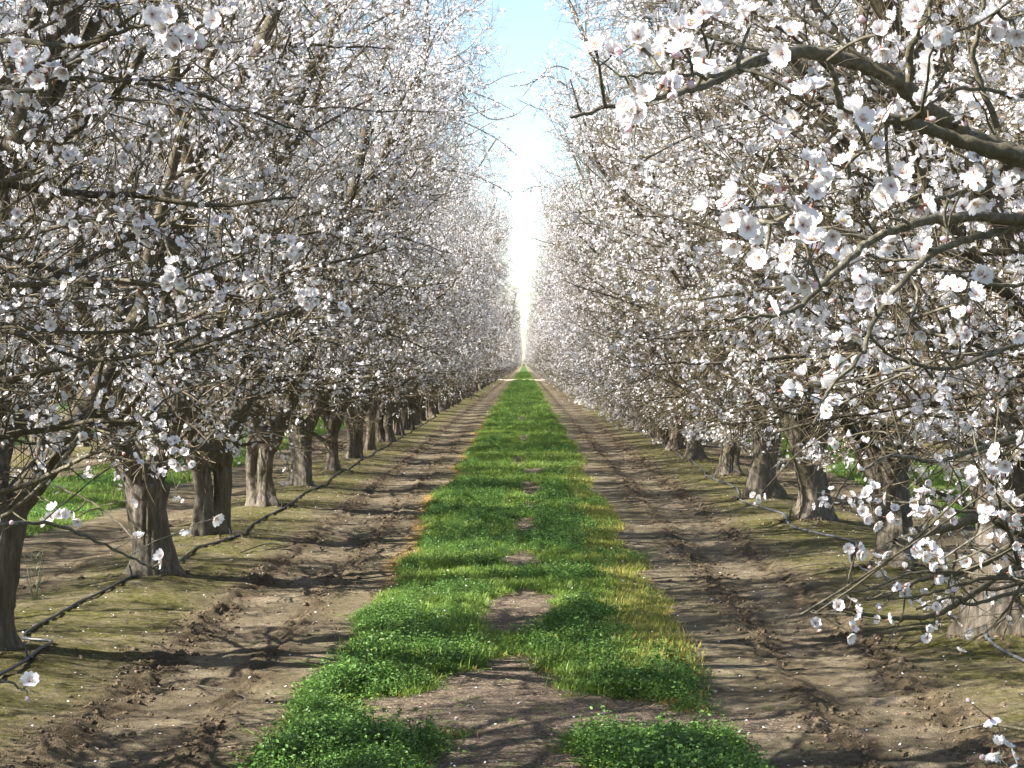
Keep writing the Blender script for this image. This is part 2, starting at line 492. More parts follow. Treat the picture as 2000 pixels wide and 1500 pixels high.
def grow(S, D, Ln, m, wander, up, rg, skirt, keep=None, strength=0.5):
    n = len(S); P = np.empty((n, m, 3)); P[:, 0] = S; d = nrm(D)
    if strength <= 0.2:
        for q in range(2):
            mm = m-1
            e = S+d*Ln[:, None]*0.9
            out = np.linalg.norm(e[:, :2], axis=1) > envelope(e[:, 2], skirt)*0.86
            Ln = np.where(out, Ln*(0.78 if strength == 0.2 else 0.97), Ln)
    if strength == 0.5:
        strength = 0.06; Ln = Ln.copy()
        for _ in range(3):
            e = S+d*Ln[:, None]; out = (np.linalg.norm(e[:, :2], axis=1) > envelope(e[:, 2], skirt)*rg.uniform(0.97, 1.12, n)) | (e[:, 2] < 0.55-0.35*skirt)
            Ln = np.where(out, Ln*0.7, Ln)
    st = (Ln/(m-1))[:, None]
    for i in range(1, m):
        d = d+wander*rg.standard_normal((n, 3)); d[:, 2] += up
        p = P[:, i-1]
        r = np.linalg.norm(p[:, :2], axis=1); R = envelope(p[:, 2], skirt)
        over = np.clip((r-R*0.9)/0.5, 0, 1.2)[:, None]*strength
        d[:, :2] -= over*p[:, :2]/np.maximum(r[:, None], 0.1)
        d[:, 2] -= np.clip((p[:, 2]-7.4)/0.8, 0, 1)*0.5
        d[:, 2] += np.clip((0.75-skirt*0.4-p[:, 2])/0.3, 0, 1)*0.9
        if keep is not None: d += keep(p)
        d = nrm(d); P[:, i] = p+d*st
    return P

def along(P, t):
    m = P.shape[1]; f = t*(m-1); i = np.minimum(f.astype(int), m-2); f = (f-i)[:, None]
    return i, f
def child_pts(P, parent, t):
    i, f = along(P, t)
    a = P[parent, i]; b = P[parent, i+1]
    return a*(1-f)+b*f, nrm(b-a)

def side_dir(T, ang, rg):
    n = len(T)
    w = nrm(np.cross(T, rg.standard_normal((n, 3))))
    return T*np.cos(ang)[:, None]+w*np.sin(ang)[:, None]

def voxel(me, size):
    o = bpy.data.objects.new('tmp', me); COL.objects.link(o)
    md = o.modifiers.new('r', 'REMESH'); md.mode = 'VOXEL'; md.voxel_size = size; md.use_smooth_shade = True
    sm = o.modifiers.new('s', 'SMOOTH'); sm.iterations = 3; sm.factor = 0.5
    dg = bpy.context.evaluated_depsgraph_get()
    r = bpy.data.meshes.new_from_object(o.evaluated_get(dg))
    bpy.data.objects.remove(o)
    n = len(r.vertices); co = np.empty(n*3); no = np.empty(n*3)
    r.vertices.foreach_get('co', co); r.vertices.foreach_get('normal', no)
    co = co.reshape(-1, 3); no = no.reshape(-1, 3)
    th = np.arctan2(co[:, 1], co[:, 0])
    dsp = 0.020*(fbm(th*8, co[:, 2]*2.0, 3, 4)-0.5)*2+0.006*(fbm(co[:, 0]*30+co[:, 2]*5, co[:, 1]*30, 9, 2)-0.5)*2
    co = co+no*dsp[:, None]
    r.vertices.foreach_set('co', co.ravel())
    r.polygons.foreach_set('use_smooth', np.ones(len(r.polygons), bool))
    r.update()
    return r

def make_tree(seed, stems=1, nscaf=4, skirt=0.0, lean=(0, 0), nfl=38000, azs=None, keep=None, prune=None, low_bare=1.0, trunk_h=0.82, trunk_r=0.17, dens=1.0, far=False, inc=None):
    """returns dict of meshes: trunk, limbs[], branches, twigs, blossoms"""
    rg = np.random.default_rng(seed)
    out = {}
    # trunk
    tg = Geo(); heads = []; ts = 20; tm = 13
    offs = [(0, 0)] if stems == 1 else [(-0.09, -0.03), (0.10, 0.05)]
    for s, (ox, oy) in enumerate(offs):
        rr = trunk_r if stems == 1 else trunk_r*0.68
        z = np.linspace(-0.12, trunk_h, tm)
        k = np.clip(z/trunk_h, 0, 1)
        P = np.stack([ox*(1.0+0.25*k)+lean[0]*k+0.03*np.sin(k*4+seed), oy*(1.0+0.25*k)+lean[1]*k+0.02*np.sin(k*5+seed*2), z], 1)[None]
        R = (rr*(1-0.10*np.sin(k*3)+0.14*sstep(0.7, 1.0, k))+0.45*rr*np.exp(-np.clip(z, 0, 1)/0.10))[None]
        V, Q = tubes(P, R, ts)
        V = V.reshape(tm, ts, 3); c = P[0][:, None, :]
        th = np.arange(ts)/ts*2*math.pi
        lob = 1+0.09*np.cos(3*th+seed)[None]+0.06*np.cos(5*th+seed*1.7+2*k[:, None])+0.05*np.cos(2*th+3*k[:, None])
        lob = 1+(lob-1)*(1+1.2*np.exp(-np.clip(z, 0, 1)/0.15))[:, None]
        V = c+(V-c)*lob[..., None]
        tg.add(V.reshape(-1, 3), Q)
        cp = caps(1, tm, ts).reshape(2, ts)
        for cap in cp:     # fan caps
            cen = V.reshape(-1, 3)[cap].mean(0)
            tg.add(np.vstack([V.reshape(-1, 3)[cap], cen]), np.stack([np.arange(ts), (np.arange(ts)+1) % ts, np.full(ts, ts)], 1))
        heads.append(P[0, -1])
    heads = np.array(heads)
    # scaffolds
    az = np.array(azs) if azs is not None else (np.arange(nscaf)/nscaf*2*math.pi+rg.uniform(0, 6.28)+rg.normal(0, 0.25, nscaf))
    nscaf = len(az)
    hi = np.arange(nscaf) % len(heads)
    inc_ = rg.uniform(0.85, 1.12, nscaf) if inc is None else np.array(inc)
    D = np.stack([np.cos(az)*np.cos(inc_), np.sin(az)*np.cos(inc_), np.sin(inc_)], 1)
    S = heads[hi]-[0, 0, 0.10]+D*0.02
    L1 = grow(S, D, rg.uniform(6.2, 7.4, nscaf), 22, 0.065, 0.030, rg, skirt, keep, 0.16)
    r1 = rg.uniform(0.070, 0.098, nscaf)[:, None]*(1-0.80*np.linspace(0, 1, 22)[None]**0.8)
    # forks: thick secondary limbs
    nf = 3; par = np.repeat(np.arange(nscaf), nf); t = np.tile([0.12, 0.28, 0.45], nscaf)+rg.uniform(-0.05, 0.06, nscaf*nf)
    s, T = child_pts(L1, par, t)
    dd = side_dir(T, rg.uniform(0.45, 0.8, len(par)), rg); dd[:, :2] += nrm(s[:, :2]+rg.normal(0, 0.8, (len(par), 2)))*0.22
    LF = grow(s, dd, rg.uniform(2.6, 4.8, len(par))*(1-0.2*t), 16, 0.10, 0.05, rg, skirt, keep, 0.2)
    rb = r1[par, np.minimum((t*21).astype(int), 20)]*0.72
    rf = rb[:, None]*(1-0.78*np.linspace(0, 1, 16)[None]**0.8)
    def clip(P):
        for i in range(2, P.shape[1]):
            out = np.linalg.norm(P[:, i, :2], axis=1) > envelope(P[:, i, 2], skirt)*1.0
            stub = P[:, i-1]+(P[:, i-1]-P[:, i-2])*np.where(np.linalg.norm(P[:, i-1]-P[:, i-2], axis=1) > 0.02, 0.05, 0.9)[:, None]
            P[:, i] = np.where(out[:, None], stub, P[:, i])
            if i+1 < P.shape[1]: P[:, i+1:] = np.where(out[:, None, None], P[:, i:i+1]*1.0+[10, 0, 0], P[:, i+1:])
    clip(L1); clip(LF)
    # limb stubs blend into the trunk head
    P = L1[:, :4]; V, Q = tubes(P, r1[:, :4]*np.array([1.25, 1.18, 1.08, 1.0]), 12)
    tg.add(V, Q)
    for k in range(nscaf):
        for ring in (0, 3):
            vv = V.reshape(nscaf, 4, 12, 3)[k, ring]
            if ring == 0: vv = vv[::-1]
            tg.add(np.vstack([vv, vv.mean(0)]), np.stack([np.arange(12), (np.arange(12)+1) % 12, np.full(12, 12)], 1))
    tme = tg.mesh('trunk', [M_trunk])
    tr = voxel(tme, 0.020 if not far else 0.045)
    tr.materials.clear(); tr.materials.append(M_trunk)
    out['trunk'] = tr
    limbs = []
    for k in range(nscaf):
        g = Geo()
        V, Q = tubes(L1[k:k+1], r1[k:k+1], 9, 0.04, rg); g.add(V, Q)
        sel = par == k
        V, Q = tubes(LF[sel], rf[sel], 7, 0.05, rg); g.add(V, Q)
        limbs.append(g)
    # secondary branches
    def kids(src, r_src, npar, tlo, thi, ang, len_f, m, wander, up, rfac, rmin, taper, outw=0.0, down=None):
        n = len(src)*npar; p = np.repeat(np.arange(len(src)), npar)
        t = (np.tile(np.arange(npar), len(src))+rg.uniform(0, 1, n))/npar
        t = t**(1.0+0.6*max(skirt, 0)*(src.shape[1] > 12))*(thi-tlo)+tlo
        s, T = child_pts(src, p, t); d = side_dir(T, rg.uniform(*ang, n), rg)
        if outw: d[:, :2] += outw*nrm(s[:, :2])
        if down is not None: d[:, 2] -= down*np.clip((3.0-s[:, 2])/1.4, 0, 1)
        Ln = len_f(t, s, n)
        r0 = np.maximum(r_src[p, np.minimum((t*(src.shape[1]-1)).astype(int), src.shape[1]-2)]*rfac, rmin)
        C = grow(s, d, Ln, m, wander, up, rg, skirt, keep)
        R = r0[:, None]*(1-taper*np.linspace(0, 1, m)[None])
        return C, R
    len2 = lambda t, s, n: rg.uniform(0.9, 2.3, n)*(1-0.40*t)*np.where(s[:, 2] < 2.6, 1.3, 1.0)
    A2, RA2 = kids(L1, r1, 16, 0.05, 0.98, (0.7, 1.25), len2, 10, 0.13, 0.02, 0.36, 0.006, 0.75, 0.35, 0.30+0.7*max(skirt, 0))
    B2, RB2 = kids(LF, rf, 8, 0.12, 1.0, (0.6, 1.2), len2, 10, 0.13, 0.02, 0.42, 0.006, 0.75, 0.30, 0.35+0.7*max(skirt, 0))
    L2 = np.concatenate([A2, B2]); R2 = np.concatenate([RA2, RB2]); R2 = np.minimum(R2, 0.018)
    len3 = lambda t, s, n: rg.uniform(0.35, 1.15, n)*(1-0.35*t)
    n3 = 10 if not far else 8
    L3, R3 = kids(L2, R2, n3, 0.08, 1.0, (0.5, 1.2), len3, 6, 0.20, 0.035, 0.5, 0.0034, 0.6)
    len4 = lambda t, s, n: rg.uniform(0.08, 0.42, n)
    n4 = int(7*dens) if not far else 4
    L4, R4 = kids(L3, R3, n4, 0.1, 1.0, (0.5, 1.2), len4, 3, 0.22, 0.03, 0.55, 0.0019, 0.55)
    inside = lambda p: (np.linalg.norm(p[:, :2], axis=1) < envelope(p[:, 2], skirt)*1.06) | (p[:, 2] < 2.3)
    prune0 = prune; prune = (lambda p: inside(p) & prune0(p)) if prune0 is not None else inside
    if prune is not None:
        def cut(L, R):
            k = prune(L.reshape(-1, 3)).reshape(L.shape[:2]).all(1)
            return L[k], R[k]
        L2k = prune(L2.reshape(-1, 3)).reshape(L2.shape[:2]).all(1); L2, R2 = L2[L2k], R2[L2k]
        L3, R3 = cut(L3, R3); L4, R4 = cut(L4, R4)
    gb = Geo(); V, Q = tubes(L2, R2, 5, 0.06, rg); gb.add(V, Q)
    if far: R3 = R3*1.35; R4 = R4*1.6
    gt = Geo(); V, Q = tubes(L3, R3, 3); gt.add(V, Q)
    V, Q = tubes(L4, R4, 3); gt.add(V, Q)
    # clusters of flowers on spurs of the fine wood
    src = [(L4, 0.50), (L3, 0.34), (L2, 0.16)]
    C = []; T = []
    ncl = int(nfl/2.3)
    for L, w in src:
        n = int(ncl*w)
        if len(L) == 0: continue
        p = rg.integers(0, len(L), n); t = rg.uniform(0.15, 1.0, n)
        s, d = child_pts(L, p, t); C.append(s); T.append(d)
    C = np.concatenate(C); T = np.concatenate(T)
    # bloom varies through the crown; the low inner wood is barer
    b = vn(C[:, 0]*1.1+seed, C[:, 1]*1.1+C[:, 2]*0.9, seed)
    rr = np.linalg.norm(C[:, :2], axis=1)
    prob = (0.22+1.05*sstep(0.25, 0.75, b))*(1-low_bare*0.8*(1-sstep(0.9, 2.2, C[:, 2])))*(1+0.5*sstep(0.85, 1.0, rr/envelope(C[:, 2], skirt)))*(0.6+0.4*sstep(0.8, 2.2, rr))
    ok = rg.uniform(0, 1, len(C)) < prob*1.25
    C, T = C[ok], T[ok]
    per = rg.integers(1, 7, len(C))
    idx = np.repeat(np.arange(len(C)), per)
    Nn = nrm(rg.standard_normal((len(idx), 3))+[0, 0, 0.25]); Nn = nrm(Nn-0.6*(Nn*T[idx]).sum(1, keepdims=True)*T[idx])
    Cf = C[idx]+Nn*rg.uniform(0.012, 0.03, len(idx))[:, None]+rg.normal(0, 0.012, (len(idx), 3))
    r = rg.uniform(0.0128, 0.0180, len(idx))*(1.0 if not far else 1.08)
    bud = rg.uniform(0, 1, len(idx)) < 0.12
    gf = Geo()
    flower_batch(Cf[~bud], Nn[~bud], r[~bud], gf, None, 0)
    flower_batch(Cf[bud], Nn[bud], r[bud]*0.5, gf, np.full(bud.sum(), 1.25), 1)
    if far:
        g = Geo()
        for l in limbs+[gb]:
            for V, Q, mi, A in zip(l.V, l.Q, l.mi, l.A): g.V.append(V)
        g = Geo()
        def put(src_g, mo):
            base = g.n
            off = 0
            for V, Q, mi, A in zip(src_g.V, src_g.Q, src_g.mi, src_g.A):
                g.V.append(V); g.Q.append(Q+base); g.mi.append(mi+mo); g.A.append(A); g.n += len(V)
        for l in limbs: put(l, 1)
        put(gb, 1); put(gt, 2); put(gf, 3)
        n = len(tr.vertices); co = np.empty(n*3); tr.vertices.foreach_get('co', co)
        tq = np.array([list(p.vertices) for p in tr.polygons if len(p.vertices) == 4])
        g.add(co.reshape(-1, 3), tq, 0)
        out['whole'] = g.mesh('almond_tree', [M_trunk, M_limb, M_twig, M_petal, M_bud])
        return out
    out['limbs'] = [l.mesh('limb', [M_limb]) for l in limbs]
    out['branches'] = gb.mesh('branches', [M_limb])
    out['twigs'] = gt.mesh('twigs', [M_twig])
    out['blossoms'] = gf.mesh('blossoms', [M_petal, M_bud])
    return out

def place_tree(v, x, y, rz, label, group=None, sc=1.0):
    r = thing('almond_tree', label, 'tree', (x, y, float(ground_z(np.array([x]), np.array([y]))[0])-0.03), rz, group)
    r.scale = (sc, sc, sc)
    obj('trunk', v['trunk'], r)
    for l in v['limbs']: obj('limb', l, r)
    obj('branches', v['branches'], r, 'stuff'); obj('twigs', v['twigs'], r, 'stuff'); obj('blossoms', v['blossoms'], r, 'stuff')
    return r

PI = math.pi
# variants: (a) clean vase, (b) double trunk, (c) heavy low skirt, (d) thick leaning
VAR = [
    make_tree(11, 1, 4, 0.0, (0.0, 0.0), trunk_r=0.18, low_bare=0.9, azs=[0.15, 1.7, 3.3, 4.9], inc=[0.80, 1.0, 1.05, 1.0]),
    make_tree(12, 2, 5, -0.1, (0.0, 0.0), low_bare=0.9, trunk_r=0.145),
    make_tree(14, 1, 5, 0.6, (0.0, 0.06), low_bare=0.05, trunk_r=0.15, trunk_h=0.7),
    make_tree(16, 1, 5, 0.12, (0.05, 0.02), low_bare=0.1, trunk_r=0.17, trunk_h=0.75),
]
ORD = ['first', 'second', 'third', 'fourth', 'fifth', 'sixth', 'seventh', 'eighth', 'ninth', 'tenth', 'eleventh', 'twelfth', 'thirteenth', 'fourteenth', 'fifteenth', 'sixteenth', 'seventeenth', 'eighteenth', 'nineteenth']
for w, w2 in (('twenty', 'twentieth'), ('thirty', 'thirtieth'), ('forty', 'fortieth'), ('fifty', 'fiftieth'), ('sixty', 'sixtieth'), ('seventy', 'seventieth')):
    ORD += [w2]+[w+'-'+o for o in ORD[:9]]
# nearest trees beside the camera: their crowns are kept out of the middle of the aisle, the long branches that reach in are added by hand
def prune_r(lim): return lambda p: (p[:, 0] > lim)
NEAR_L = make_tree(21, 1, 4, 0, (-0.1, 0), azs=[2.2, 3.4, 4.6, 1.2], prune=lambda p: p[:, 0] < 1.55, nfl=20000)
NEAR_R = make_tree(22, 1, 4, 0.1, (0.1, 0), azs=[-0.9, 0.4, 1.6, -2.2], prune=lambda p: p[:, 0] > -1.45, nfl=34000)

tree_L1 = place_tree(NEAR_L, -3.25, LROW[0], 0, 'left row almond tree whose blossom sprigs hang into the top left corner', 'almond trees of the row left of the grass strip')
tree_R1 = place_tree(NEAR_R, 3.25, RROW[0], 0, 'right row almond tree whose big arching branch of blossoms reaches over the aisle', 'almond trees of the row right of the grass strip')
GL, GR = 'almond trees of the row left of the grass strip', 'almond trees of the row right of the grass strip'
LL = {1: 'near left almond tree with long low twiggy branches, trunk outside the frame',
      2: 'almond tree at the left frame edge, dark trunk and a thick pale limb',
      3: 'large grey almond tree with flared lit trunk just behind the black hose, left row',
      4: 'almond tree with a split double trunk behind the big flared trunk, left row',
      5: 'fifth trunk along the left row, upright grey and dappled'}
RL = {1: 'near right almond tree whose low bare branches cross the lower right corner',
      2: 'almond tree in right row with stout trunk at the frame edge behind low branches',
      3: 'almond tree in right row with earth heaped round its trunk beneath a blossom cluster',
      4: 'almond tree in right row with flared dappled trunk and lumpy soil at its foot',
      5: 'almond tree in right row with dark crooked trunk'}
def lab(side, k, d):
    t = LL if side < 0 else RL
    nm = 'left' if side < 0 else 'right'
    if k in t: return t[k]
    row = LROW if side < 0 else RROW
    if k < 20: return f'{ORD[k]} blossoming almond tree counted from the camera along the {nm} row'
    n = sum(1 for q in row if d < q < 240)
    if d < 240: return f'distant almond tree in the {nm} row, {ORD[n]} one back from the pale cross track'
    n = sum(1 for q in row if 245 < q < d)
    return f'tiny almond tree of the {nm} row, {ORD[n]} one beyond the pale cross track'
trees_L, trees_R = [tree_L1], [tree_R1]
FARV = [make_tree(31, 1, 4, 0.0, far=True, nfl=13500), make_tree(32, 1, 4, 0.9, far=True, nfl=14500, low_bare=0.1)]
vl = {1: (1, 0.4), 2: (0, 0.0), 3: (0, 2.6), 4: (1, 0.3), 5: (1, 2.0), 6: (0, 1.0), 7: (1, 1.2)}
vr = {1: (2, 1.0), 2: (3, 0.5), 3: (3, 2.6), 4: (3, 4.0), 5: (3, 1.0), 6: (2, 4.2), 7: (2, 5), 8: (2, 3), 9: (2, 2)}
for side, row, lst, vm, g in ((-1, LROW, trees_L, vl, GL), (1, RROW, trees_R, vr, GR)):
    rp = random.Random(5+side)
    for k, d in enumerate(row):
        if k == 0: continue
        x = side*3.25+rp.uniform(-0.08, 0.08)
        rz = rp.uniform(0, 6.28); vi = rp.choice([0, 1] if side < 0 else [2, 3])
        if k in vm: vi, rz = vm[k]
        if side < 0 and k == 2: x = -3.40
        sc = rp.uniform(0.94, 1.04)+(0.04 if side > 0 else 0)
        if d < 75:
            t = place_tree(VAR[vi], x, d, rz, lab(side, k, d), g, sc)
        else:
            t = obj('almond_tree', FARV[rp.choice([0, 0, 1] if side < 0 else [1, 1, 1])]['whole'])
            t.location = (x, d, 0.02); t.rotation_euler = (0, 0, rz); t.scale = (sc,)*3
            tag(t, lab(side, k, d), 'tree', g)
        lst.append(t)
# neighbouring rows
rp = random.Random(77)
for side in (-1, 1):
    for rr, (y0, y1, full) in enumerate(((25, 150, 60), (46, 150, 0))):
        X = side*(9.75+6.5*rr); y = y0+rp.uniform(0, 3); k = 0; y_first = y
        nm = 'left' if side < 0 else 'right'
        wh = 'second' if rr == 0 else 'third'
        g = f'almond trees of the {wh} row out to the {nm}'
        while y < y1:
            rz = rp.uniform(0, 6.28); sc = rp.uniform(0.94, 1.04)
            lb = f'{ORD[k]} visible almond tree of the {wh} row to the {nm} of the aisle'
            if y < full: place_tree(VAR[rp.choice([0, 1] if side < 0 else [2, 3])], X, y, rz, lb, g, sc)
            else:
                t = obj('almond_tree', rp.choice(FARV)['whole']); t.location = (X+rp.uniform(-0.1, 0.1), y, 0.02)
                t.rotation_euler = (0, 0, rz); t.scale = (sc,)*3
                tag(t, lb, 'tree', g)
            y += 4.5; k += 1
for i, y in enumerate((-6.0, -1.2, 3.3, 7.9, 12.3, 16.8, 21.2)):
    place_tree(VAR[i % 2], -9.75, y, i*1.7, f'unseen almond tree of the second row to the left, {ORD[i]} from behind the camera', 'almond trees of the second row out to the left', 0.9)
for i, y in enumerate((-5.2, -0.7)):
    place_tree(NEAR_L, -3.3, y, 0.1*i, f'almond tree of the left row behind the camera, {ORD[i]} from the back', GL)
# the orchard beyond, one mass
P = []
for side in (-1, 1):
    for rr in range(0, 9):
        X = side*(9.75+6.5*rr); y = max(60+rr*26, 150) if rr < 2 else 68+rr*24
        while y < 330:
            if not 240 < y < 250: P.append((X, y, 0.02))
            y += 4.5
for side in (-1, 1):
    y = 334
    while y < 520: P.append((side*3.25, y, 0.02)); y += 4.5
for k in range(60): P.append((-90+3*k, 1500+(k % 5)*6, 0.02))
P = np.array(P)
fs = []
for f in FARV:
    o = bpy.data.objects.new('far_tree', f['whole']); fs.append(o)
rot = np.zeros((len(P), 3)); rot[:, 2] = rng.uniform(0, 6.28, len(P))
scatter('distant_orchard', P, rot, rng.uniform(0.94, 1.05, len(P)), rng.integers(0, 2, len(P)), fs)['label'] = 'far orchard rows in blossom'

# ------------------------------------------------------------------ hand-placed near branches with large blossoms
def near_wood(root, branches, clusters, rg, side_tw=9, fl_r=0.021, bare=0.25, small=0.3, budf=0.25):
    """branches: (pixel polyline, depth0, depth1, px width0, px width1); clusters: (px, py, depth, n)"""
    bpy.context.view_layer.update()
    inv = np.array(root.matrix_world.inverted())
    def loc(p): return (np.c_[p.reshape(-1, 3), np.ones(p.size//3)] @ inv.T)[:, :3].reshape(p.shape)
    allp = []; blossoms = []; stalks = []
    def add_tw(P, R, tw):
        n = len(P)
    g2 = Geo()
    for pts, d0, d1, w0, w1 in branches:
        dd = np.linspace(d0, d1, len(pts))
        W = np.array([at(p[0], p[1], d) for p, d in zip(pts, dd)])
        m = max(10, len(pts)*6); P = resample(W, m)
        P[1:-1] += rg.normal(0, 0.0016, (m-2, 3))
        dm = np.linspace(d0, d1, m); R = np.linspace(w0, w1, m)/2/F*dm
        nodes = rg.uniform(0, 1, m) < 0.25; R = R*(1+0.10*nodes+rg.normal(0, 0.03, m))
        V, Q = tubes(loc(P)[None], R[None], 10 if w0 > 20 else 7, 0.03, rg)
        g = Geo(); g.add(V, Q)
        obj('branch', g.mesh('branch', [M_branch]), root)
        allp.append(P)
        # side twigs and spurs
        Ln = np.linalg.norm(P[-1]-P[0]); n = max(3, int(Ln*side_tw))
        t = rg.uniform(0.08, 1, n); s, T = child_pts(P[None], np.zeros(n, int), t)
        D = side_dir(T, rg.uniform(0.5, 1.2, n), rg); D[:, 2] += 0.15; D[:, 1] *= 0.8
        l = np.where(rg.uniform(0, 1, n) < 0.45, rg.uniform(0.015, 0.05, n), rg.uniform(0.08, 0.34, n)*(1-0.65*sstep(0.6, 0.9, t)))
        st = (l/6)[:, None]; TP = np.empty((n, 7, 3)); TP[:, 0] = s; d = nrm(D)
        for i in range(1, 7):
            d = nrm(d+rg.normal(0, 0.18, (n, 3))); TP[:, i] = TP[:, i-1]+d*st
        r0 = np.clip(np.interp(t, [0, 1], [R[0], R[-1]])*0.5, 0.0016, 0.004)
        V, Q = tubes(loc(TP), r0[:, None]*np.linspace(1, 0.5, 7)[None], 5); g2.add(V, Q)
        for k in range(n):
            u = rg.uniform()
            if u < bare: continue
            for q in range(rg.integers(1, 3)):
                blossoms.append((TP[k, -1 if q == 0 else 4], nrm(rg.standard_normal(3)+[0, -0.3, 0.1]), rg.uniform() < budf))
        allp.append(TP[:, 3])
    allc = np.concatenate([a.reshape(-1, 3) for a in allp])
    for px, py, d, n in clusters:
        c = at(px, py, d)
        j = np.argmin(np.linalg.norm(allc-c, axis=1)); s = allc[j]
        k = np.linspace(0, 1, 6)[:, None]; sag = (k*(1-k))*rg.normal(0, 0.05, 3)*np.linalg.norm(c-s)*4
        P = s*(1-k)+c*k+sag
        V, Q = tubes(loc(P)[None], np.linspace(0.0036, 0.0024, 6)[None], 5); g2.add(V, Q)
        n = int(round(n*1.3)) if n > 2 else n
        for i in range(n):
            o = rg.normal(0, 1, 3); o = o/np.linalg.norm(o)
            sp = fl_r*0.50*math.sqrt(n)
            nn = nrm(o+np.array([-0.35, -0.75, 0.3]))
            f = c+o*sp*np.array([1.15, 0.8, 1.15])+nn*0.006
            blossoms.append((f, nn, rg.uniform() < budf*0.5)); stalks.append(np.stack([c, f-nn*fl_r*0.45]))
    if stalks:
        V, Q = tubes(loc(np.array(stalks)), np.full((len(stalks), 2), 0.0013), 4); g2.add(V, Q)
    obj('spurs', g2.mesh('spurs', [M_branch]), root, 'stuff')
    blossoms = blossoms[:290]
    for c, nn, isb in blossoms:
        q = Vector(nn).to_track_quat('Z', 'Y')
        b = obj('bud' if isb else 'blossom', BUD if isb else HERO[rg.integers(0, 7)], root)
        b.location = loc(np.array(c))
        e = q.to_euler(); b.rotation_euler = e
        b.rotation_euler.rotate_axis('Z', rg.uniform(0, 6.28))
        s = fl_r*rg.uniform(0.78, 1.12)/root.scale[0]
        b.scale = (s, s, s)
    return len(blossoms)

rgh = np.random.default_rng(3)
R1_BR = [
    ([(2320, 330), (2100, 330), (1990, 305), (1900, 275), (1850, 245), (1800, 205), (1745, 155), (1690, 130), (1620, 110), (1560, 103), (1500, 115), (1440, 135), (1385, 165), (1330, 180), (1260, 195), (1180, 212), (1115, 230)], 4.0, 3.1, 50, 6),
    ([(1985, 302), (1900, 285), (1810, 252), (1740, 235), (1680, 222), (1640, 205), (1630, 160), (1615, 120)], 3.65, 3.4, 30, 9),
    ([(1440, 135), (1380, 150), (1300, 145), (1210, 150)], 3.2, 3.0, 9, 5),
    ([(2250, 420), (2000, 428), (1900, 424), (1820, 430), (1760, 446), (1700, 470), (1650, 512), (1600, 560), (1560, 600), (1500, 618), (1415, 624)], 4.2, 3.4, 24, 5),
    ([(2150, 400), (1990, 442), (1900, 465), (1830, 490), (1790, 520), (1735, 585), (1700, 640), (1678, 700), (1620, 760), (1588, 830)], 4.2, 3.6, 17, 6),
    ([(2200, 240), (2000, 310), (1930, 345), (1870, 378), (1820, 392)], 4.1, 3.6, 18, 7),
    ([(1775, 160), (1775, 110), (1790, 70), (1812, 20), (1815, -60)], 3.5, 3.4, 16, 8),
    ([(2150, 150), (1990, 190), (1930, 175), (1850, 180), (1800, 200)], 4.0, 3.6, 12, 6),
    ([(1650, 330), (1690, 280), (1720, 250)], 3.4, 3.4, 5, 7),
    ([(1745, 155), (1650, 90), (1570, 40), (1500, -20)], 3.5, 3.5, 8, 5),
    ([(2100, 520), (1990, 555), (1900, 560), (1880, 620), (1870, 700)], 4.3, 3.9, 10, 5),
    ([(1600, 560), (1570, 480), (1540, 440), (1460, 430), (1400, 420)], 3.5, 3.3, 7, 4),
    ([(1945, 250), (1900, 120), (1910, 60), (1925, -40)], 3.8, 3.7, 13, 7),
    ([(2250, 640), (2050, 660), (1940, 690), (1850, 720), (1750, 700), (1690, 650)], 4.6, 4.2, 12, 5),
]
R1_CL = [(1170, 130, 3.1, 3), (1235, 90, 3.1, 3), (1330, 82, 3.2, 3), (1368, 58, 3.2, 3), (1350, 125, 3.1, 3), (1318, 100, 3.2, 2), (1465, 50, 3.2, 2), (1540, 95, 3.2, 2),
         (1262, 208, 3.0, 6), (1580, 210, 3.2, 3), (1670, 245, 3.3, 2), (1690, 300, 3.3, 2), (1710, 70, 3.3, 3), (1812, 35, 3.4, 4), (1850, 125, 3.4, 3), (1915, 70, 3.5, 3), (1975, 40, 3.5, 3),
         (1520, 282, 3.3, 1), (1475, 385, 3.3, 4), (1560, 350, 3.3, 5), (1530, 400, 3.3, 3), (1582, 380, 3.3, 4), (1440, 435, 3.3, 5), (1400, 412, 3.3, 1), (1552, 440, 3.3, 2), (1622, 445, 3.4, 2),
         (1580, 510, 3.4, 6), (1492, 500, 3.4, 1), (1655, 350, 3.5, 3), (1740, 360, 3.5, 4), (1745, 418, 3.6, 2), (1865, 470, 3.7, 1), (1880, 590, 3.7, 6), (1890, 645, 3.7, 4), (1680, 635, 3.7, 2),
         (1640, 690, 4.2, 3), (1920, 350, 3.8, 2), (1890, 385, 3.8, 1), (1705, 580, 3.8, 3), (1600, 760, 4.6, 3), (1620, 800, 4.6, 2), (1580, 745, 4.6, 2), (1960, 890, 5.2, 3), (1992, 870, 5.2, 2)]
near_wood(tree_R1, R1_BR, R1_CL, rgh, 10, 0.0205, 0.35)
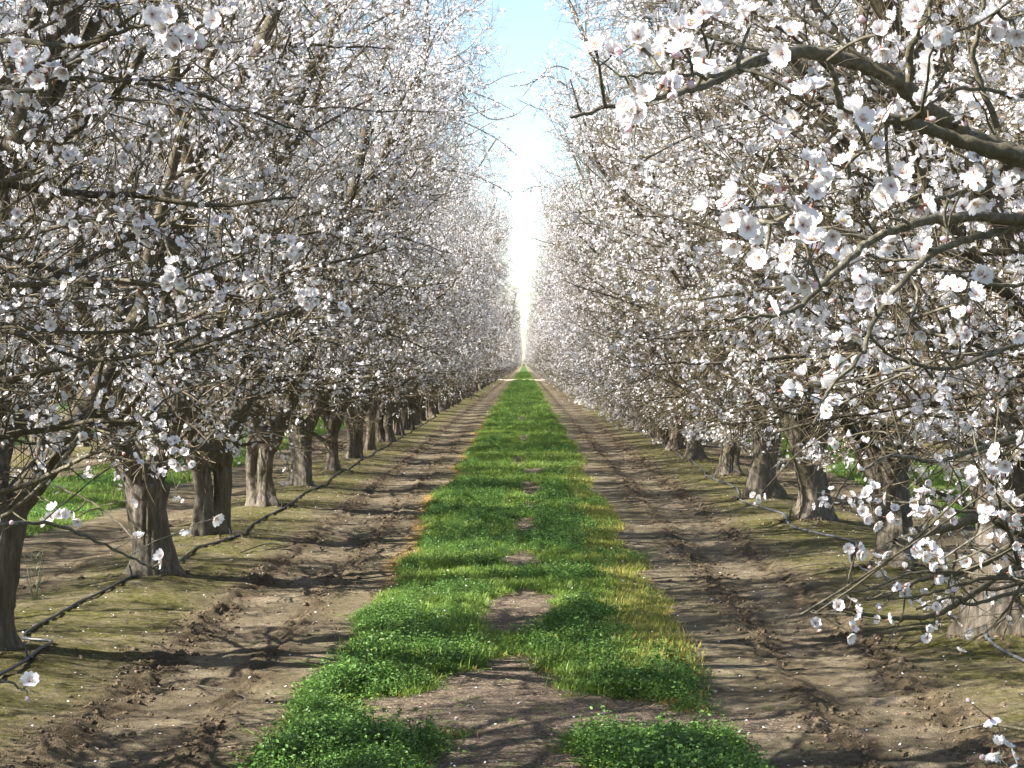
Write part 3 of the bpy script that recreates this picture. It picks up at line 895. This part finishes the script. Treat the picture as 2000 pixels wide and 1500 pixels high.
R2_BR = [
    ([(2450, 900), (2150, 930), (1945, 996), (1880, 1020), (1810, 1040), (1748, 1058)], 7.2, 6.3, 26, 12),
    ([(2300, 1000), (2000, 1060), (1940, 1090), (1880, 1115), (1800, 1132), (1740, 1160), (1695, 1172)], 7.0, 6.2, 17, 4),
    ([(2300, 1060), (2000, 1105), (1930, 1140), (1880, 1172), (1830, 1200), (1760, 1208), (1700, 1202), (1650, 1188), (1600, 1183), (1565, 1200)], 7.0, 6.0, 14, 4),
    ([(2000, 1130), (1920, 1130), (1850, 1150), (1790, 1165), (1735, 1170)], 6.7, 6.3, 8, 4),
    ([(2100, 960), (1990, 985), (1900, 1000), (1800, 985), (1700, 980)], 6.9, 6.4, 9, 4),
    ([(1880, 1115), (1780, 1120), (1700, 1150), (1650, 1160)], 6.4, 6.2, 7, 3),
    ([(1990, 1100), (1960, 1010), (1940, 950), (1900, 900)], 6.8, 6.4, 8, 4),
    ([(2200, 1120), (2010, 1150), (1900, 1180), (1860, 1165), (1790, 1190)], 6.8, 6.3, 9, 4),
    ([(1870, 1060), (1860, 1120), (1835, 1180), (1815, 1240), (1770, 1265)], 6.5, 6.4, 5, 2),
    ([(2300, 800), (2000, 850), (1900, 880), (1820, 900), (1740, 890), (1680, 920)], 7.4, 6.6, 15, 5),
    ([(2100, 1500), (1980, 1495), (1940, 1490)], 4.4, 4.2, 6, 4),
]
R2_CL = [(1676, 1070, 6.2, 3), (1724, 1070, 6.2, 1), (1772, 1070, 6.2, 2), (1812, 1080, 6.2, 5), (1708, 970, 6.4, 3), (1708, 1002, 6.4, 6), (1756, 1004, 6.4, 2), (1796, 976, 6.4, 3), (1856, 980, 6.4, 3),
         (1812, 1012, 6.4, 3), (1864, 1008, 6.4, 2), (1940, 1026, 6.2, 6), (1940, 1058, 6.2, 2), (1916, 926, 5.6, 3), (1948, 946, 5.4, 4), (1832, 902, 6.4, 1), (1672, 926, 6.6, 1), (1656, 1190, 6.0, 3),
         (1660, 1234, 6.0, 2), (1724, 1212, 6.0, 2), (1760, 1154, 6.2, 2), (1836, 1182, 6.3, 2), (1712, 1102, 6.3, 2), (1900, 1094, 6.3, 2), (1985, 1000, 6.3, 3), (1990, 1060, 6.3, 2), (1960, 1120, 6.3, 2),
         (1955, 1482, 4.2, 3), (1925, 1495, 4.2, 2), (1480, 970, 8.6, 3), (1700, 700, 7, 3), (1850, 780, 7, 3), (1780, 820, 7, 3), (1640, 860, 7.2, 3), (1950, 780, 6.6, 3), (1900, 840, 6.6, 2)]
near_wood(trees_R[1], R2_BR, R2_CL, rgh, 8, 0.021, 0.55)
L1_BR = [
    ([(-400, -60), (-100, 60), (40, 80), (150, 90), (250, 60), (330, 30), (420, 40)], 4.2, 3.6, 14, 5),
    ([(-300, 200), (-60, 170), (60, 175), (130, 130), (210, 90)], 4.4, 4.1, 12, 5),
    ([(-200, 1010), (0, 1024), (90, 1022), (160, 1045), (230, 1078), (290, 1108), (326, 1116)], 5.0, 5.4, 9, 4),
    ([(-200, 1280), (0, 1330), (40, 1350)], 4.4, 4.4, 7, 4),
]
L1_CL = [(285, 15, 3.6, 2), (345, 40, 3.6, 4), (365, 65, 3.6, 4), (410, 45, 3.6, 3), (355, 80, 3.6, 2), (230, 22, 3.8, 1), (215, 75, 4.4, 3), (15, 120, 4.0, 5), (85, 165, 4.1, 7), (20, 160, 4.1, 2), (125, 110, 4.1, 3), (5, 1036, 4.6, 2), (328, 1096, 5.3, 2), (45, 1345, 4.4, 2)]
near_wood(tree_L1, L1_BR, L1_CL, rgh, 5, 0.0205, 0.9)
L2_BR = [
    ([(-300, 790), (-100, 760), (0, 745), (80, 728), (160, 710), (300, 690), (390, 682)], 8.2, 7.2, 17, 6),
    ([(-200, 990), (0, 962), (100, 925), (170, 890), (250, 862), (330, 850)], 8.0, 7.2, 13, 5),
    ([(-200, 600), (0, 560), (90, 555), (200, 545), (330, 560), (400, 590)], 7.8, 6.9, 15, 4),
    ([(-200, 480), (0, 470), (120, 440), (240, 425), (300, 450)], 7.6, 6.8, 14, 4),
    ([(-100, 380), (60, 340), (130, 300), (190, 240), (220, 210)], 7.4, 6.9, 10, 4),
    ([(300, 560), (420, 520), (520, 480), (600, 470)], 7.2, 7.0, 7, 4),
    ([(330, 690), (430, 660), (560, 610), (640, 580)], 7.4, 7.0, 8, 4),
    ([(110, 950), (190, 990), (265, 1055)], 7.4, 7.2, 5, 3),
    ([(-100, 1050), (20, 1000), (120, 900), (180, 790), (200, 700)], 7.8, 7.6, 11, 6),
    ([(250, 860), (300, 800), (360, 760), (450, 740)], 7.4, 7.2, 6, 3),
    ([(200, 890), (300, 905), (370, 885), (420, 840)], 7.4, 7.2, 6, 3),
    ([(-150, 680), (0, 640), (160, 650), (300, 640), (420, 620), (480, 625)], 7.8, 7.2, 10, 4),
]
L2_CL = [(190, 235, 6.8, 5), (130, 300, 6.8, 5), (190, 325, 7, 2), (115, 415, 6.8, 3), (160, 430, 6.8, 3), (215, 425, 6.8, 4), (265, 425, 6.8, 4), (290, 455, 6.8, 4), (435, 440, 7.2, 3), (200, 485, 7, 2),
         (355, 530, 6.4, 6), (335, 545, 6.4, 4), (400, 560, 6.6, 4), (370, 590, 6.8, 3), (560, 480, 6.8, 6), (590, 490, 6.8, 4), (530, 475, 7, 3), (480, 470, 7, 3), (500, 545, 7, 4), (615, 575, 6.8, 8),
         (590, 590, 7, 3), (660, 605, 7, 3), (140, 555, 7, 2), (490, 625, 7.2, 2), (365, 625, 7.2, 2), (330, 680, 7.2, 2), (415, 490, 7.2, 2), (360, 894, 6.8, 4), (312, 834, 7, 3), (316, 870, 7, 3),
         (284, 810, 7.2, 2), (112, 1006, 7.2, 3), (152, 1010, 7.2, 2), (100, 630, 7.2, 2), (60, 690, 7.2, 2), (250, 300, 7, 3), (300, 250, 7, 3), (420, 320, 7.4, 3), (345, 740, 7.2, 2), (40, 420, 7, 3), (60, 250, 7, 3)]
near_wood(trees_L[1], L2_BR, L2_CL, rgh, 8, 0.021, 0.45)
# sparse sprays that bridge the sky gap
B3 = [([(820, 120), (900, 170), (960, 195), (1000, 215)], 30, 30, 4, 1), ([(850, 60), (905, 120), (945, 165), (985, 150), (1025, 140)], 30, 30, 3, 1), ([(860, 220), (930, 250), (975, 275), (1005, 300)], 30, 30, 3, 1),
      ([(900, 180), (950, 230), (1000, 228), (1030, 205)], 30, 30, 3, 1), ([(860, 330), (930, 345), (985, 372), (1000, 385)], 30, 30, 3, 1)]
near_wood(trees_L[5], B3, [], rgh, 26, 0.024, 0.5)
B4 = [([(1180, 190), (1120, 175), (1070, 150), (1030, 165), (995, 170)], 34, 34, 4, 1), ([(1150, 160), (1090, 130), (1050, 155), (1020, 190)], 34, 34, 3, 1), ([(1160, 230), (1100, 205), (1060, 215), (1010, 195)], 34, 34, 3, 1),
      ([(1130, 400), (1080, 370), (1045, 365), (1020, 375)], 40, 40, 3, 1), ([(1120, 480), (1075, 475), (1040, 465)], 40, 40, 3, 1)]
near_wood(trees_R[7], B4, [], rgh, 26, 0.024, 0.6)

# ------------------------------------------------------------------ grass strip, weeds, clods, petals
M_gl = [flat_mat('weed_green', (0.105, 0.205, 0.042), 0.5, 0.4, 0.45, 0.3), flat_mat('grass_green', (0.18, 0.27, 0.045), 0.55, 0.35, 0.4, 0.3),
        flat_mat('grass_yellow', (0.34, 0.33, 0.08), 0.6, 0.3, 0.35, 0.3), flat_mat('grass_dead', (0.40, 0.26, 0.09), 0.7, 0.2, 0.3, 0.2)]
def blades(seed, n, h, w, spread, mat):
    rg = np.random.default_rng(seed); g = Geo()
    c = rg.normal(0, spread, (n, 2)); a = rg.uniform(0, 6.28, n); le = rg.uniform(0.2, 0.9, n); hh = h*rg.uniform(0.5, 1.15, n)
    dx, dy = np.cos(a), np.sin(a)
    def ring(k, ww):
        ctr = np.stack([c[:, 0]+dx*le*hh*k**1.6, c[:, 1]+dy*le*hh*k**1.6, hh*k*(1-0.25*k*le)], 1)
        s = np.stack([-dy, dx, 0*dx], 1)*ww
        return ctr-s, ctr+s
    rows = [ring(0, w*0.7), ring(0.5, w), ring(1.0, w*0.12)]
    V = np.stack([v for r in rows for v in r], 1)
    b = (np.arange(n)*6)[:, None]
    Q = np.concatenate([b+[0, 1, 3, 2], b+[2, 3, 5, 4]])
    g.add(V.reshape(-1, 3), Q)
    return bpy.data.objects.new('tuft', g.mesh('tuft', [mat]))
def weed(seed, n, h, spread, mat, ls=0.012):
    """leafy weed: many small rounded leaves on short stems"""
    rg = np.random.default_rng(seed); g = Geo()
    c = np.stack([rg.normal(0, spread, n), rg.normal(0, spread, n), 0*np.arange(n)], 1)
    c[:, 2] = h*rg.uniform(0.15, 1.0, n)*np.exp(-(c[:, 0]**2+c[:, 1]**2)/(2.2*spread**2))
    a = rg.uniform(0, 6.28, n); d = np.stack([np.cos(a), np.sin(a), rg.uniform(-0.2, 0.7, n)], 1); d = nrm(d)
    s = nrm(np.cross(d, np.array([0, 0, 1.0])+rg.normal(0, 0.35, (n, 3)))); l = ls*rg.uniform(0.7, 1.4, n)[:, None]
    V = np.stack([c, c+d*l*0.55-s*l*0.5, c+d*l*1.25-s*l*0.32, c+d*l*1.5, c+d*l*1.25+s*l*0.32, c+d*l*0.55+s*l*0.5], 1)
    up = np.cross(s, d); V[:, 3] += up*l*-0.25; V[:, 1] += up*l*0.15; V[:, 5] += up*l*0.15
    b = (np.arange(n)*6)[:, None]
    Q = np.concatenate([b+[0, 1, 2, 3], b+[0, 3, 4, 5]])
    g.add(V.reshape(-1, 3), Q)
    k = min(n, 14); P = np.stack([c[:k]*[0.5, 0.5, 0], c[:k]], 1); V, Q = tubes(P, np.full((k, 2), 0.0012), 3); g.add(V, Q)
    return bpy.data.objects.new('weed', g.mesh('weed', [mat]))
tuft_src = [weed(1, 130, 0.12, 0.055, M_gl[0], 0.008), weed(2, 110, 0.09, 0.055, M_gl[0], 0.009), weed(3, 100, 0.06, 0.06, M_gl[1], 0.007),
            blades(4, 40, 0.075, 0.0022, 0.05, M_gl[1]), blades(5, 46, 0.055, 0.002, 0.06, M_gl[1]), blades(6, 34, 0.055, 0.002, 0.06, M_gl[2]), blades(7, 30, 0.045, 0.002, 0.055, M_gl[3])]
# collection children are picked in name order
for k, o in enumerate(tuft_src): o.name = f'tuft_{k}'
def grass_points(x0, x1, y0, y1, dens, size, rg):
    n = int((x1-x0)*(y1-y0)*dens)
    x = rg.uniform(x0, x1, n); y = rg.uniform(y0, y1, n)
    g, b, dd, ye = strip_masks(x, y)
    u = rg.uniform(0, 1, n)
    patch = fbm(x*1.5, y*0.9, 81)
    keep = u < g*(0.45+0.9*sstep(0.25, 0.5, patch))
    dk = (rg.uniform(0, 1, n) < np.maximum(dd*0.9, 0.10*(np.abs(x) < 3)*(g > 0.02)*(g < 0.9)*2))
    sprig = (b > 0.5)&(rg.uniform(0, 1, n) < 0.03)
    leafy = sstep(0.40, 0.55, fbm(x*1.3+5, y*0.7, 83))*(1-sstep(22, 45, y)*0.6)
    # lush clumps low in the frame
    leafy = np.maximum(leafy, (y < 13.6)*0.9)
    leafy = leafy*(1-sstep(0.45, 0.6, fbm(x*1.9+9, y*0.8, 97))*0.8)
    q = rg.uniform(0, 1, n); idx = np.where(q < leafy, rg.integers(0, 3, n), rg.integers(3, 5, n))
    idx = np.where(rg.uniform(0, 1, n) < ye*0.95, 5, idx); idx = np.where(dk, 6, idx)
    k = keep | dk | sprig
    idx = np.where(sprig & ~keep, 4, idx)
    x, y, idx, g, ye = x[k], y[k], idx[k], g[k], ye[k]
    s = size*rg.uniform(0.6, 1.3, len(x))*(0.55+0.75*fbm(x*2.2, y*1.6, 85))*(0.35+0.65*g)*1.25
    s = s*np.where((idx < 3), 1.15, 0.95)*np.interp(y, [8, 13, 16, 60], [1.0, 1.0, 0.72, 0.8])
    return np.stack([x, y, ground_z(x, y)-0.004], 1), idx, s
rgg = np.random.default_rng(55)
parts = [grass_points(-1.5, 1.5, 7.5, 17, 520, 1.0, rgg), grass_points(-1.5, 1.5, 17, 32, 330, 1.1, rgg), grass_points(-1.5, 1.5, 32, 70, 130, 1.4, rgg),
         grass_points(-1.5, 1.5, 70, 229, 26, 2.1, rgg), grass_points(-1.5, 1.5, 252, 420, 8, 2.6, rgg),
         grass_points(-8.0, -5.0, 20, 45, 170, 1.3, rgg), grass_points(-8.0, -5.0, 45, 150, 30, 2.0, rgg), grass_points(5.0, 8.0, 22, 45, 150, 1.3, rgg), grass_points(5.0, 8.0, 45, 150, 30, 2.0, rgg)]
P = np.concatenate([p[0] for p in parts]); I = np.concatenate([p[1] for p in parts]); S = np.concatenate([p[2] for p in parts])
rot = np.zeros((len(P), 3)); rot[:, 2] = rgg.uniform(0, 6.28, len(P)); rot[:, :2] = rgg.normal(0, 0.12, (len(P), 2))
tag_g = scatter('grass', P, rot, S, I, tuft_src)
tag_g['label'] = 'green weeds and grass growing down the middle of the aisle'
# the cut grass litter on the bare patches
n = 5200; x = rgg.uniform(-1.0, 1.4, n); y = rgg.uniform(8.5, 26, n); g_, b_, _, _ = strip_masks(x, y); k = rgg.uniform(0, 1, n) < b_
x, y = x[k], y[k]; n = len(x); z = ground_z(x, y)+0.004
a = rgg.uniform(0, 6.28, n); l = rgg.uniform(0.012, 0.045, n); d = np.stack([np.cos(a)*l, np.sin(a)*l, rgg.normal(0, 0.006, n)], 1)
c = np.stack([x, y, z], 1); V, Q = tubes(np.stack([c-d/2, c+d/2], 1), np.full((n, 2), 0.0016), 3)
g = Geo(); g.add(V, Q); M_straw = flat_mat('straw', (0.32, 0.25, 0.17), var=0.5)
o = obj('mown_litter', g.mesh('mown_litter', [M_straw]), kind='stuff'); o['label'] = 'dry mown clippings on the bare patches'

# clods of earth turned up by the wheels
def clod(seed):
    import bmesh
    bm = bmesh.new(); bmesh.ops.create_icosphere(bm, subdivisions=2, radius=1)
    for v in bm.verts:
        f = 1+0.75*mnoise.noise(v.co*1.5+Vector((seed*7, 0, 0)))+0.45*mnoise.noise(v.co*3.1+Vector((0, seed*5, 0)))
        v.co = v.co*f; v.co.z *= 0.7
    me = bpy.data.meshes.new('clod'); bm.to_mesh(me); bm.free(); me.materials.append(M_clod)
    o = bpy.data.objects.new(f'clod_{seed}', me); return o
m, nt, p, _ = new_mat('clod_soil')
co = nt.nodes.new('ShaderNodeNewGeometry').outputs['Position']; f = noise_n(nt, co, 40, 5, 0.7)
nt.links.new(ramp(nt, f, [(0.3, (0.07, 0.052, 0.034)), (0.55, (0.135, 0.103, 0.067)), (0.75, (0.22, 0.175, 0.115))]), p.inputs['Base Color'])
p.inputs['Roughness'].default_value = 0.95; p.inputs['Specular IOR Level'].default_value = 0.1; bump(nt, p, f, 0.8, 0.01)
M_clod = m
cs = [clod(k) for k in range(5)]
n = 19000; y = 8.5+51*rgg.uniform(0, 1, n)**1.7; sd_ = np.where(rgg.uniform(0, 1, n) < 0.5, -1, 1); c = np.where(rgg.uniform(0, 1, n) < 0.5, 1.66, 2.30)
w1 = 0.07*(vn(y*1.7, y*0, 41)-0.5)+0.10*(vn(y*0.5, y*0, 42)-0.5)
x = sd_*(c+w1+rgg.normal(0, 0.13, n))
k = rgg.uniform(0, 1, n) < sstep(0.35, 0.7, vn(y*0.9+c*9, sd_*3.3+y*0, 91)+0.15)
x, y = x[k], y[k]; s = 0.0035+0.021*rgg.uniform(0, 1, len(x))**3.5
# loose crumbs everywhere and lumps at the tree feet
n2 = 9000; x2 = rgg.uniform(-4.6, 4.6, n2); y2 = rgg.uniform(9, 40, n2); k2 = np.abs(x2) > 1.4; x2, y2 = x2[k2], y2[k2]; s2 = 0.003+0.012*rgg.uniform(0, 1, len(x2))**4
xf = []; yf = []
for sgn, row in ((-1, LROW[1:9]), (1, RROW[1:9])):
    for d in row:
        q = 34 if sgn < 0 else 90; a = rgg.uniform(0, 6.28, q); r = 0.22+np.abs(rgg.normal(0, 0.16, q)); xf.append(sgn*3.25+r*np.cos(a)); yf.append(d+r*np.sin(a))
xf = np.concatenate(xf); yf = np.concatenate(yf); sf = 0.006+0.030*rgg.uniform(0, 1, len(xf))**2.5
x = np.concatenate([x, x2, xf]); y = np.concatenate([y, y2, yf]); s = np.concatenate([s, s2, sf])
P = np.stack([x, y, ground_z(x, y)-s*0.05], 1); rot = rgg.uniform(-0.5, 0.5, (len(x), 3)); rot[:, 2] = rgg.uniform(0, 6.28, len(x))
scatter('soil_clods', P, rot, s, rgg.integers(0, 5, len(x)), cs)['label'] = 'brown clods along the wheel ruts and tree feet'

# fallen petals
n = 3000; x = rgg.uniform(-4.2, 4.2, n); y = 8.5+36*rgg.uniform(0, 1, n)**1.5; z = ground_z(x, y)+0.006
gm, _, _, _ = strip_masks(x, y); z = z+0.06*gm
a = rgg.uniform(0, 6.28, n); r = rgg.uniform(0.006, 0.0105, n)
u = np.stack([np.cos(a), np.sin(a), rgg.normal(0, 0.25, n)], 1)*r[:, None]; w = np.stack([-np.sin(a), np.cos(a), rgg.normal(0, 0.25, n)], 1)*r[:, None]*0.8
c = np.stack([x, y, z], 1); V = np.stack([c-u, c-w, c+u+[0, 0, 0.003], c+w], 1).reshape(-1, 3); Q = np.arange(n*4).reshape(-1, 4)
g = Geo(); g.add(V, Q); o = obj('fallen_petals', g.mesh('fallen_petals', [M_petal]), kind='stuff'); o['label'] = 'scattered white petals on the soil'

# ------------------------------------------------------------------ irrigation hoses
M_hose = flat_mat('hose_black', (0.035, 0.036, 0.042), 0.42, 0.5)
M_hose2 = flat_mat('hose_grey', (0.09, 0.095, 0.105), 0.45, 0.5)
def hose(side, pts, label, mat, row):
    rgx = np.random.default_rng(9+side)
    t = thing('irrigation_hose', label, 'hose', (0, 0, 0), 0, 'irrigation hoses lying along the tree rows')
    p = resample(np.array([(x, y, 0) for x, y in pts]), len(pts)*12)
    p[:, 0] += 0.02*np.sin(p[:, 1]*1.3)
    z = ground_z(p[:, 0], p[:, 1]); z = np.maximum(z, np.convolve(np.pad(z, 3, 'edge'), np.ones(7)/7, 'valid'))
    p[:, 2] = z+0.012
    V, Q = tubes(p[None], np.full((1, len(p)), 0.011), 8); g = Geo(); g.add(V, Q); obj('pipe', g.mesh('pipe', [mat]), t)
    for d in row:
        x = np.interp(d-0.35, p[:, 1], p[:, 0]); zz = np.interp(d-0.35, p[:, 1], p[:, 2])
        g = Geo(); lx = 0.01*rgx.normal()
        P = np.array([[[x, d-0.35, zz-0.08], [x+lx, d-0.35, zz+0.05], [x+2*lx, d-0.35, zz+0.10]]]); V, Q = tubes(P, np.array([[0.006, 0.008, 0.007]]), 6); g.add(V, Q)
        P = np.array([[[x-0.028, d-0.35, zz], [x-0.01, d-0.35, zz], [x+0.028, d-0.35, zz+0.002]]]); V, Q = tubes(P, np.array([[0.012, 0.016, 0.012]]), 8); g.add(V, Q)
        obj('emitter_stake', g.mesh('emitter_stake', [mat]), t)
pl = [(-3.35, 3), (-3.3, 8.5), (-3.02, 12.9), (-3.34, 13.7), (-3.4, 15.3), (-3.32, 17.0), (-2.98, 17.6), (-3.15, 18.6), (-3.22, 20.3), (-2.98, 21.5), (-3.06, 23), (-3.1, 25), (-3.02, 26.1), (-3.07, 28), (-3.08, 29.6), (-3.02, 30.4)]
pl += [(-3.05-0.03*(k % 2), 32.5+2.25*k) for k in range(18)]
hose(-1, pl, 'black irrigation hose winding past the trunks of the left row', M_hose, LROW[2:9])
prr = [(3.3, 3), (3.3, 8.6), (3.2, 11), (3.05, 13.2), (3.15, 14.2), (3.0, 15.6), (3.12, 17.2), (2.98, 18.1), (3.1, 19.5), (3.35, 20.9), (3.08, 22.4), (3.0, 23.3), (3.12, 25), (2.9, 27.4), (3.05, 29), (3.1, 31), (2.96, 32.6)]
prr += [(3.05+0.08*(k % 2), 35+2.25*k) for k in range(16)]
hose(1, prr, 'grey blue irrigation hose lying along the foot of the right row', M_hose2, RROW[2:8])

# ------------------------------------------------------------------ small things
# spindly weed at the left
wx, wy = float(at(65, 0, 16.2)[0]), 16.2
wz = float(ground_z(np.array([wx]), np.array([wy]))[0])
t = thing('tall_weed', 'spindly grey green weed standing on bare soil left of the big flared trunk', 'plant', (wx, wy, wz))
rgw = np.random.default_rng(4); g = Geo()
for k in range(5):
    a = rgw.uniform(0, 6.28); P = np.array([[[0.01*math.cos(a), 0.01*math.sin(a), -0.02], [0.03*math.cos(a), 0.03*math.sin(a), 0.15], [0.06*math.cos(a), 0.06*math.sin(a), 0.30], [0.08*math.cos(a), 0.08*math.sin(a), 0.40]]])*np.array([1, 1, 1-0.12*k])
    V, Q = tubes(P, np.array([[0.005, 0.004, 0.003, 0.0015]]), 5); g.add(V, Q)
M_weed = flat_mat('weed_grey_green', (0.17, 0.20, 0.11), var=0.3)
obj('stem', g.mesh('stem', [M_weed]), t)
g = Geo(); n = 70; a = rgw.uniform(0, 6.28, n); hh = rgw.uniform(0.03, 0.38, n); r = 0.02+0.05*hh
c = np.stack([r*np.cos(a), r*np.sin(a), hh], 1); d = nrm(np.stack([np.cos(a), np.sin(a), 0.8+0*a], 1))*rgw.uniform(0.02, 0.05, n)[:, None]; s = np.stack([-np.sin(a), np.cos(a), 0*a], 1)*0.003
V = np.stack([c-s, c+s, c+d], 1).reshape(-1, 3); g.add(V, np.arange(n*3).reshape(-1, 3)); obj('leaves', g.mesh('leaves', [M_weed]), t, 'stuff')
# fallen twigs
def stick(pts, r, label):
    p = np.array([(x, y, float(ground_z(np.array([x]), np.array([y]))[0])+0.012+h) for x, y, h in pts]); p = resample(p, 14)
    V, Q = tubes(p[None], np.linspace(r, r*0.4, 14)[None], 6, 0.06, rgw); g = Geo(); g.add(V, Q)
    tag(obj('fallen_twig', g.mesh('fallen_twig', [M_branch])), label, 'twig', 'fallen twigs on the soil')
stick([(-2.75, 19.9, 0.01), (-2.6, 20.6, 0.03), (-2.45, 20.9, 0.0)], 0.008, 'pale fallen twig on the mossy soil by the left wheel rut')
stick([(2.6, 10.2, 0.02), (2.35, 10.35, 0.05), (2.15, 10.4, 0.03)], 0.010, 'short snapped twig with an orange broken end at the lower right corner')
stick([(-1.95, 12.1, 0.01), (-1.75, 12.0, 0.012)], 0.005, 'thin pale twig lying between the left wheel ruts')
stick([(1.35, 14.0, 0.0), (1.52, 14.05, 0.01)], 0.005, 'thin twig on tan soil beside the right edge of the grass')
stick([(3.05, 18.6, 0.02), (2.6, 18.7, 0.03), (2.3, 18.6, 0.01)], 0.007, 'bent fallen twig in front of the heaped earth of the right row')
